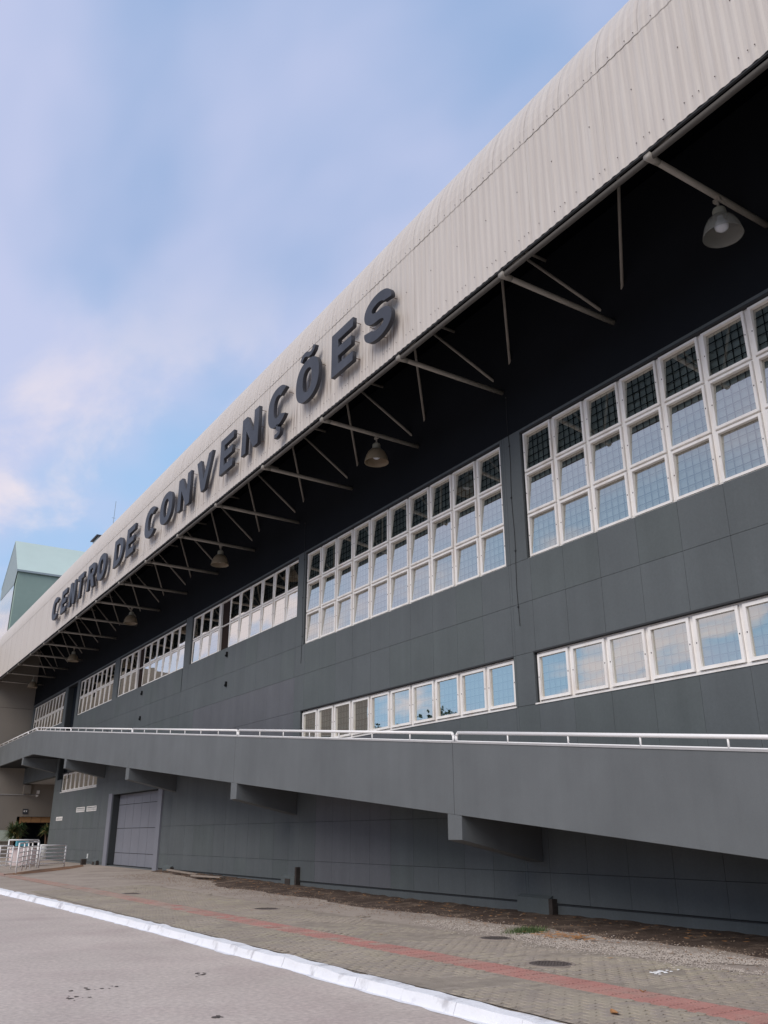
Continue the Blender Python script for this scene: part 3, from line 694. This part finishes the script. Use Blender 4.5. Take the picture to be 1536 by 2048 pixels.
# ---------------------------------------------------------------- lettering
ZB, CH = 12.88, 1.27
def ell(cx, cz, rx, rz, a0, a1, n=28, pw=1.0):
    return [(cx+rx*math.copysign(abs(math.cos(a))**pw, math.cos(a)), cz+rz*math.copysign(abs(math.sin(a))**pw, math.sin(a))) for a in (R(a0+(a1-a0)*i/n) for i in range(n+1))]
def fat(path, hw):
    """thick stroke round a centre line"""
    n = len(path); l, r_ = [], []
    for i, (x, z) in enumerate(path):
        a = path[max(0, i-1)]; c = path[min(n-1, i+1)]; dx, dz = c[0]-a[0], c[1]-a[1]; q = math.hypot(dx, dz) or 1
        h = hw(i/(n-1)) if callable(hw) else hw
        l.append((x-dz/q*h, z+dx/q*h)); r_.append((x+dz/q*h, z-dx/q*h))
    return l+r_[::-1]
def glyph(ch, w, h=CH):
    s, t = .345, .27; sw = min(.44, w*.30)
    if ch == 'C' or ch == 'Ç':
        o = ell(w/2, h/2, w/2, h/2, 38, 322, 40, .84); i = ell(w/2, h/2, w/2-sw, h/2-t, 52, 308, 32, .84)
        g = [[*o, *i[::-1]]]
        if ch == 'Ç': g.append(fat([(w*.52, .04), (w*.50, -.06), (w*.56, -.12), (w*.66, -.17), (w*.64, -.27), (w*.52, -.31), (w*.40, -.30)], .062))
        return g
    if ch == 'O' or ch == 'Õ':
        g = [ell(w/2, h/2, w/2, h/2, 0, 360, 48, .84)[:-1], ell(w/2, h/2, w/2-sw, h/2-t, 0, 360, 36, .84)[:-1]]
        if ch == 'Õ': g.append(fat([(w*.20, h+.10), (w*.26, h+.20), (w*.36, h+.25), (w*.46, h+.21), (w*.54, h+.15), (w*.64, h+.13), (w*.74, h+.20), (w*.78, h+.30)], .072))
        return g
    if ch == 'E': return [[(0, 0), (w, 0), (w, t), (s, t), (s, h/2-t*.45), (w*.93, h/2-t*.45), (w*.93, h/2+t*.5), (s, h/2+t*.5), (s, h-t), (w, h-t), (w, h), (0, h)]]
    if ch == 'N': return [[(0, 0), (s, 0), (s, h*.60), (w-s*1.02, 0), (w, 0), (w, h), (w-s, h), (w-s, h*.42), (s*1.02, h), (0, h)]]
    if ch == 'T': return [[(w/2-s/2, 0), (w/2+s/2, 0), (w/2+s/2, h-t), (w, h-t), (w, h), (0, h), (0, h-t), (w/2-s/2, h-t)]]
    if ch == 'V': return [[(w/2-s*.50, 0), (w/2+s*.50, 0), (w, h), (w-s*1.05, h), (w/2, h*.34), (s*1.05, h), (0, h)]]
    if ch == 'D':
        return [[(0, 0), (w*.45, 0)]+ell(w*.45, h/2, w*.55, h/2, -88, 88, 20)+[(w*.45, h), (0, h)], [(s, t), (s, h-t), (w*.45, h-t)]+ell(w*.45, h/2, w*.55-sw*.9, h/2-t, 85, -85, 16)+[(w*.45, t)]]
    if ch == 'R':
        r_ = h*.29
        return [[(0, 0), (s, 0), (s, h*.40), (w*.42, h*.40), (w*.68, 0), (w*1.02, 0), (w*.74, h*.46)]+ell(w*.60, h-r_, w*.38, r_, -62, 88, 16)+[(w*.6, h), (0, h)],
                [(s, h*.62), (s, h-t*.85), (w*.58, h-t*.85)]+ell(w*.58, h*.715, w*.10, h*.075, 85, -85, 8)+[(w*.58, h*.62)]]
    if ch == 'S':
        ro, ri, zo = w/2, w/2-.35, (h+t)/4; zi = zo-t; cx = w/2; zu, zl_ = h-zo, zo
        A_ = ell(cx, zu, ro, zo, -4, 268, 34, .95)+ell(cx, zl_, ri, zi, 88, -165, 22)
        B_ = ell(cx, zu, ri, zi, 12, 268, 22)+ell(cx, zl_, ro, zo, 88, -184, 34, .95)
        return [A_+B_[::-1]]
TXT = [('C', 49.90, 48.25), ('E', 47.75, 46.50), ('N', 45.92, 44.62), ('T', 44.33, 42.98), ('R', 42.28, 40.75), ('O', 40.50, 38.90), ('D', 37.70, 36.15), ('E', 35.82, 34.55),
       ('C', 33.28, 31.70), ('O', 31.38, 29.80), ('N', 29.32, 27.90), ('V', 27.45, 25.80), ('E', 25.22, 23.98), ('N', 23.40, 22.00), ('Ç', 21.45, 20.00), ('Õ', 19.60, 18.08), ('E', 17.52, 16.28), ('S', 15.85, 14.45)]
SG = thing('lettering', 'dark raised capital letters spelling CENTRO DE CONVENÇÕES on the cream fascia', 'sign', (XE, 32, ZB))
for ch, ya, yb in TXT:
    ya -= .02; w = (ya-yb)*.91; polys = glyph(ch, w)
    cu = bpy.data.curves.new('letter', 'CURVE'); cu.dimensions = '2D'; cu.fill_mode = 'BOTH'; cu.extrude = .055; cu.bevel_depth = .002; cu.bevel_resolution = 1; cu.offset = -.002
    for P in polys:
        sp = cu.splines.new('POLY'); sp.points.add(len(P)-1); sp.use_cyclic_u = True
        for q, (u, v) in zip(sp.points, P): q.co = (u, v, 0, 1)
    tmp = bpy.data.objects.new('tmp', cu); COL.objects.link(tmp); bpy.context.view_layer.update()
    me = bpy.data.meshes.new_from_object(tmp.evaluated_get(bpy.context.evaluated_depsgraph_get())); bpy.data.objects.remove(tmp)
    for v in me.vertices: x, z, d = v.co; v.co = (-.215-d, -x, z)      # face outwards, read left to right
    me.flip_normals() if False else None
    me.materials.clear(); me.materials.append(MT['letter'])
    o = link('letter', me, SG, (0, ya-32, 0))
    nm = {'Ç': 'letter C with cedilla', 'Õ': 'letter O with tilde'}.get(ch, 'letter '+ch)
    o['label'] = 'dark raised capital '+nm
    # wall pins
    pb = MB()
    if ch in 'EN': pins = [(.95*w, .12), (.95*w, h_) if False else (.95*w, CH-.1), (.12, .1), (.12, CH-.12), (.92*w, CH/2)]
    elif ch in 'COÇÕS': pins = [(w*.5, .1), (w*.5, CH-.1), (w*.9, CH*.72), (w*.08, CH*.5)]
    else: pins = [(w*.5, .15), (w*.5, CH-.12), (w*.15, CH-.1)]
    for (u, v) in pins: pb.tube((.03, -u, v), (-.16, -u, v), .010, 6)
    pb.build('wall_pins', 'pin', o)

# ---------------------------------------------------------------- access ramp
XP = -2.17; YK = 57.3
def ptop(y): return 3.455+(min(y, YK)-14.55)*.1004
def pbot(y): return ptop(y)-1.375
RP = thing('access_ramp', 'long grey concrete access ramp climbing along the dark hall wall', 'ramp')
JT = [-8.0, 3.2, 14.55, 25.85, 37.18, 48.33, YK, 59.9, 70.22]
for a, c in zip(JT, JT[1:]):
    g = .012 if c not in (YK,) else 0
    b = MB()
    b.hexa([(XP, a+g, pbot(a)), (XP+.13, a+g, pbot(a)), (XP+.13, c-g*0, pbot(c)), (XP, c, pbot(c)), (XP, a+g, ptop(a)), (XP+.13, a+g, ptop(a)), (XP+.13, c, ptop(c)), (XP, c, ptop(c))])
    bevel(b.build('parapet', 'ramp', RP), .006)
    b = MB(); e = .012
    b.hexa([(XP-e, a+g, ptop(a)+.002), (XP+.15, a+g, ptop(a)+.002), (XP+.15, c, ptop(c)+.002), (XP-e, c, ptop(c)+.002), (XP-e, a+g, ptop(a)+.032), (XP+.15, a+g, ptop(a)+.032), (XP+.15, c, ptop(c)+.032), (XP-e, c, ptop(c)+.032)])
    b.build('coping', 'coping', RP)
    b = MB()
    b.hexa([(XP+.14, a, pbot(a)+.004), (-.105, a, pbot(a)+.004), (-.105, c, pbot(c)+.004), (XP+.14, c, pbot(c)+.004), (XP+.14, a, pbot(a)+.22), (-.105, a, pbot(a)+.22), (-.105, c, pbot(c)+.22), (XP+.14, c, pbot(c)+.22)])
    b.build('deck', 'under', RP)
for y in (3.0, 14.33, 25.57, 36.9, 48.24, 59.99):
    y1 = y+.46; za, zb = pbot(y)-.003, pbot(y1)-.003; ea = pbot(y)-.45; wa = pbot(y)-.88
    b = MB(); b.hexa([(XP+.003, y, ea), (-.11, y, wa), (-.11, y1, wa), (XP+.003, y1, ea), (XP+.003, y, za), (-.11, y, za), (-.11, y1, zb), (XP+.003, y1, zb)])
    bevel(b.build('bracket', 'ramp', RP), .008)
# white handrail in sections between the joints
xr = XP+.07
for a, c in zip(JT, JT[1:]):
    if a == YK or a > YK: n = 2 if c < 60 else 6
    else: n = 7
    a2, c2 = a+.05, c-.05
    def top_(y): return ptop(y)+.205
    b = MB(); b.tube((xr, a2+.05, top_(a2)), (xr, c2-.05, top_(c2)), .034, 12)
    hr = b.build('handrail', 'rail', RP, True)
    for k in range(n+1):
        yy = a2+(c2-a2)*k/n; b = MB(); en = k in (0, n)
        if en and a >= YK-.1 and k == 0: pass
        if en:
            s_ = 1 if k == 0 else -1
            b.tube((xr, yy, ptop(yy)+.03), (xr, yy, top_(yy)-.05), .030, 10); b.tube((xr, yy, top_(yy)-.055), (xr, yy+s_*.055, top_(yy)), .032, 10)
        else: b.tube((xr, yy, ptop(yy)+.03), (xr, yy, top_(yy)-.02), .017, 8)
        b.build('post', 'rail', hr, True)
    b = MB(); b.tube((xr, a2, ptop(a2)+.045), (xr, c2, ptop(c2)+.045), .012, 8); b.build('bottom_rail', 'rail', hr)

# ---------------------------------------------------------------- entrance block
YT = 70.3
EB = thing('entrance_block', 'tan rendered end wall with wooden doorway at the far end', 'building')
b = MB()
b.box(-30, -.2, YT, YT+.4, 0, 10.68); b.box(-.2, 3.0, YT, YT+.4, 3.03, 10.68); b.box(3.0, 8, YT, YT+.4, 0, 5.4); b.build('wall', 'tan', EB)
b = MB(); b.box(-30, 8, YT+.03, YT+.4, 10.70, 15.1); b.build('upper_band', 'tan', EB)
b = MB(); b.box(-.6, 3.6, YT+2.5, YT+2.6, 0, 4); b.box(-.62, -.52, YT+.4, YT+2.6, 0, 4); b.box(3.5, 3.6, YT+.4, YT+2.6, 0, 4); b.box(-.6, 3.6, YT+.4, YT+2.6, 3.04, 3.1); b.build('dark_interior', 'int', EB)
b = MB(); b.box(.10, 3.0, YT+.18, YT+.24, 2.60, 3.03); lt = b.build('door_lintel', 'trunk', EB)
for k in range(4): b = MB(); b.box(.15+k*.69, .15+k*.69+.66, YT+.14, YT+.178, 2.64, 3.0); b.build('lintel_panel', 'wood', lt)
b = MB(); b.box(.02, .14, YT+.12, YT+.26, .2, 3.02); b.build('door_post', 'wood', EB)
b = MB(); b.box(-7, -.22, YT-.05, YT-.003, 1.38, 2.12); b.build('wall_panel', 'paleg', EB)
b = MB(); b.box(-7, -.24, YT-.07, YT-.051, 2.12, 2.17); b.box(-7, -.24, YT-.07, YT-.051, 1.30, 1.375); b.build('panel_trim', 'tan', EB)
b = MB(); b.tube((-12, YT-.03, 4.54), (.95, YT-.03, 4.54), .025, 6); b.build('conduit', 'soffit', EB)
b = MB(); b.box(.92, 1.12, YT-.12, YT-.003, 4.62, 4.86); b.build('junction_box', 'white', EB)
b = MB(); b.box(-.05, .45, YT-.35, YT-.003, 4.60, 5.22); b.build('service_box', 'tan', EB)
t = thing('security_camera', 'small white camera bracket on the tan wall beside the conduit', 'camera', (.95, YT-.05, 4.4))
b = MB(); b.box(-.06, .06, -.3, -.0, .02, .14); b.build('housing', 'white', t); b = MB(); b.tube((0, 0, .0), (0, -.12, .05), .02, 6); b.build('arm', 'white', t)
t = thing('wall_sign', 'small square dark sign above the wooden doorway', 'sign', (.32, YT-.02, 3.38))
b = MB(); b.box(-.18, .18, -.03, .01, -.17, .17); b.build('plate', 'letter', t)
b = MB(); b.box(-.12, -.05, -.036, -.031, -.03, .08); b.box(-.12, -.02, -.036, -.031, .06, .09); b.box(.03, .10, -.036, -.031, -.03, .08); b.box(.0, .12, -.036, -.031, .06, .09); b.build('white_marks', 'white', t)

# ---------------------------------------------------------------- entrance railings
def railing(pts, h, nr, lab, posts, drop=.0):
    t = thing('railing', lab, 'railing', pts[0], 'white tube railings by the entrance')
    o = Vector(pts[0]); P = [Vector(p)-o for p in pts]
    for k in range(nr):
        z = h*(.18+.82*k/(nr-1)); b = MB(); b.path([p+Vector((0, 0, z)) for p in P], .032 if k == nr-1 else .022, 8); b.build('rail', 'rail', t, True)
    for (i, f) in posts:
        p = P[i].lerp(P[i+1], f) if i+1 < len(P) else P[i]
        b = MB(); b.tube(p, p+Vector((0, 0, h)), .034, 8); b.build('post', 'rail', t, True)
railing([(-3.46, 45.5, .3), (-2.05, 46.6, .3)], .98, 6, 'white tube railing section nearest the hall wall', [(0, 0), (0, 1)])
railing([(-5.30, 40.9, .26), (-4.6, 43.4, .27), (-3.9, 45.2, .29), (-3.50, 45.8, .3)], 1.15, 6, 'front white railing curving up past the planter', [(0, 0), (0, 1), (1, 1), (1, .5), (2, 1)])
railing([(-8.5, 44.6, .26), (-5.9, 44.9, .27), (-4.78, 45.0, .28)], 1.0, 6, 'leftmost white railing running out of the frame', [(1, 0), (1, .5), (1, 1), (0, .6), (0, .2)])
railing([(-4.55, 47.5, .3), (-3.1, 47.9, .3)], 1.22, 2, 'short raised handrail behind the front railing', [(0, 0), (0, 1)])
t = thing('counter', 'rounded pale pink counter standing behind the white railings', 'counter', (-3.25, 50.2, .3))
b = MB(); b.lathe([(.62, 0), (.66, .3), (.70, .78), (.66, .86), (0, .88)], n=24); o = b.build('body', 'pink', t, True); o.scale = (1.1, .6, 1)
b = MB(); b.box(-.75, .75, -.4, .4, .88, .84); b.build('top', 'white', t)
t = thing('plastic_crate', 'teal plastic box standing on the pink counter', 'box', (-3.45, 50.1, 1.22))
b = MB(); b.box(-.28, .28, -.2, .2, 0, .26); b.build('box', 'teal', t); b = MB(); b.box(-.3, .3, -.22, .22, .262, .30); b.build('lid', 'rail', t)
t = thing('plant_pot', 'tall white tapered plant pot behind the railing', 'pot', (.15, 61.5, .3))
b = MB(); b.lathe([(.0, 0), (.20, 0), (.30, .85), (.31, .90), (.26, .90), (.25, .82), (0, .80)], n=20); b.build('body', 'pot', t, True); b = MB(); b.lathe([(.24, .83), (0, .85)], n=12); b.build('soil', 'soil', t)
def plant(x, y, z, h, cr, n, lab, mts):
    t = thing('potted_palm', lab, 'plant', (x, y, z)); b = MB()
    for s in range(3):
        a = 2.1*s; p = [(math.cos(a)*.05, math.sin(a)*.05, 0), (math.cos(a)*.10, math.sin(a)*.10, h*.5), (math.cos(a)*.22, math.sin(a)*.22, h*.95)]; b.path(p, .028, 6)
    b.build('trunk', 'trunk', t)
    for mt, m_ in zip(mts, (n, n//2)):
        b = MB()
        for k in range(m_):
            s = random.randrange(3); a0 = 2.1*s; c = Vector((math.cos(a0)*.2, math.sin(a0)*.2, h*random.uniform(.7, 1.05)))
            a = random.random()*6.28; el = random.uniform(-.3, 1.3); ln = cr*random.uniform(.6, 1.1)
            d = Vector((math.cos(a)*math.cos(el), math.sin(a)*math.cos(el), math.sin(el))); sd_ = Vector((-math.sin(a), math.cos(a), 0))*.028
            m1 = c+d*ln*.5+Vector((0, 0, .04)); e = c+d*ln+Vector((0, 0, -.18*ln))
            b.quad([c-sd_*.5, c+sd_*.5, m1+sd_, m1-sd_]); b.quad([m1-sd_, m1+sd_, e])
        b.build('fronds', mt, t)
plant(.15, 61.5, 1.12, .95, .62, 150, 'spiky green plant growing from the tall white pot', ('leaf', 'leaf2'))
plant(-1.55, 63.5, .3, 1.75, .75, 260, 'bushy yellow green plant left of the doorway', ('leaf', 'leaf2'))
plant(-.7, 66.0, .3, 1.9, .7, 200, 'dark green palm in front of the doorway', ('leaf', 'leaf'))
b = MB(); prev = None
for k in range(41):
    t_ = k/40; cx_, cy_ = -5.6+4.6*t_, 41.6+5.6*t_; wd = .75*math.sin(math.pi*t_)**.6+.06; row = []
    for j in range(9):
        u = j/8-.5; x, y = cx_+u*wd*1.0, cy_-u*wd*1.9; row.append((x, y, gz(x, y)-.004+.06*(1-4*u*u)*(.7+.5*noise.noise((x*2, y*2, 0)))))
    if prev:
        for j in range(8): b.quad([prev[j], prev[j+1], row[j+1], row[j]])
    prev = row
MT['ochre'] = mat('ochre_soil', (.26, .15, .09), .95, .1, var=.3, vscale=3, bump=.02, bscale=14, col2=(.17, .11, .08), thr=(.45, .6), c2scale=1.5)
tag(b.build('soil', 'ochre', None, True), kind='structure')
# small bits at the wall foot
b = MB(); b.box(-.12, .12, -.12, .12, 0, .28); tag(b.build('block', 'brown', None, False, (-.55, 48.9, .3)), 'small dark block at the wall foot left of the door', 'block')
b = MB(); b.tube((0, 0, 0), (0, 0, .22), .035, 8); tag(b.build('bottle', 'pot', None, False, (-.45, 48.6, .62)), 'small white bottle above the dark block by the wall', 'bottle')

# ---------------------------------------------------------------- green building, rooftop things
GB = thing('green_building', 'pale green gabled tower rising behind the roof at far left', 'building')
x0, x1, ya, yr_, yb2, ze, zr = .16, 24.0, 90.0, 94.2, 98.9, 26.9, 31.1
b = MB(); b.quad([(x0+.12, ya+.15, 0), (x1, ya+.15, 0), (x1, ya+.15, ze), (x0+.12, ya+.15, ze)]); b.quad([(x0+.12, yb2, 0), (x1, yb2, 0), (x1, yb2, ze), (x0+.12, yb2, ze)]); b.quad([(x1, ya, 0), (x1, yb2, 0), (x1, yb2, ze), (x1, ya, ze)])
b.quad([(x0+.12, ya+.15, 0), (x0+.12, ya+.9, 0), (x0+.12, ya+.9, ze), (x0+.12, ya+.15, ze)]); b.build('wall', 'green', GB)
b = MB(); b.hexa([(x0, ya, ze-.1), (x1, ya, ze-.1), (x1, yr_, zr-.1), (x0, yr_, zr-.1), (x0, ya, ze), (x1, ya, ze), (x1, yr_, zr), (x0, yr_, zr)])
b.hexa([(x0, yr_+.002, zr-.1), (x1, yr_+.002, zr-.1), (x1, yb2, ze-.1), (x0, yb2, ze-.1), (x0, yr_+.002, zr), (x1, yr_+.002, zr), (x1, yb2, ze), (x0, yb2, ze)]); b.build('roof', 'green2', GB)
b = MB(); b.quad([(x0+.03, ya+.05, ze-.12), (x0+.03, yr_, zr-.12), (x0+.03, yb2-.05, ze-.12), (x0+.03, yb2-.05, 25.5), (x0+.03, ya+.95, 25.5)]); b.build('gable_panel', 'green3', GB)
b = MB(); b.box(x0+.05, x0+.06, ya+.92, yb2-.1, 0, 25.48); b.build('glazing', 'glass2', GB)
b = MB(); b.box(x0+.5, x0+.6, ya+.9, yb2, 0, 25.4); b.build('inner_face', 'blind', GB)
b = MB(); b.box(x0-.02, x1, ya-.06, ya+.02, ze-.22, ze-.02); b.build('eave_gutter', 'green3', GB)
t = thing('rooftop_vent', 'small zinc vent box on the roof edge beside the green tower', 'vent', (-.75, 51.6, 17.0))
b = MB(); b.box(-.55, .75, -.6, .6, 0, 1.72); b.build('body', 'zinc', t); b = MB(); b.box(-.68, .88, -.75, .75, 1.722, 1.79); b.build('cap', 'letter', t)
t = thing('antenna', 'thin whip antenna rising above the cream roof', 'antenna', (.45, 55, 17.3))
b = MB(); b.tube((0, 0, 0), (.02, 0, 3.2), .030, 6); b.tube((.02, 0, 3.2), (.05, 0, 5.4), .016, 6); b.build('mast', 'zinc', t)
b = MB(); [b.tube((-.1, 0, z), (.12, 0, z), .014, 5) for z in (2.6, 3.2, 4.2)]; b.build('cross_piece', 'zinc', t)

# ---------------------------------------------------------------- hills and woods across the road (seen in the panes)
b = MB(); prev = None
for i in range(0, 121):
    y = -400+i*12; row = []
    for j in range(9):
        t_ = j/8; x = -150-260*t_; prof = math.sin(t_*math.pi*.62+.0)
        z = (17+13*smooth((y-60)/260)+6*noise.noise((y*.013, 0, 0))+3*noise.noise((y*.05, j*.4, 3)))*prof*1.25; row.append((x, y, z-1))
    if prev:
        for j in range(8): b.quad([prev[j], prev[j+1], row[j+1], row[j]])
    prev = row
tag(b.build('hills', 'hill', None, True), kind='structure')
b = MB()
for _ in range(42000):
    y = random.uniform(20, 190); k = math.floor(y/9); c = 9*k+4.5+3*noise.noise((k*3.1, 0, 0)); hh = 11.0+8.0*smooth((y-70)/45)+2.2*noise.noise((k*1.7, 5, 0)); rr = 5.6
    a = random.random()*6.28; el = math.acos(random.uniform(-.6, 1)); q = rr*(.6+.4*random.random()); p = Vector((-62+3*noise.noise((k*2.2, 9, 1))+q*math.sin(el)*math.cos(a), c+q*math.sin(el)*math.sin(a), hh*.70+q*.95*math.cos(el)+noise.noise((k*.9, 1, 7))*2))
    s = random.uniform(.18, .42); u = Vector((random.uniform(-1, 1), random.uniform(-1, 1), random.uniform(-1, 1))).normalized(); v = u.orthogonal().normalized()
    b.quad([p-u*s, p-v*s*.6, p+u*s, p+v*s*.6])
for k in range(-6, 34):
    c = 9*k+4.5; b.tube((-62, c, 0), (-62, c, 12), .25, 6)
tag(b.build('woodland', 'tree'), kind='stuff')
bpy.context.view_layer.update()
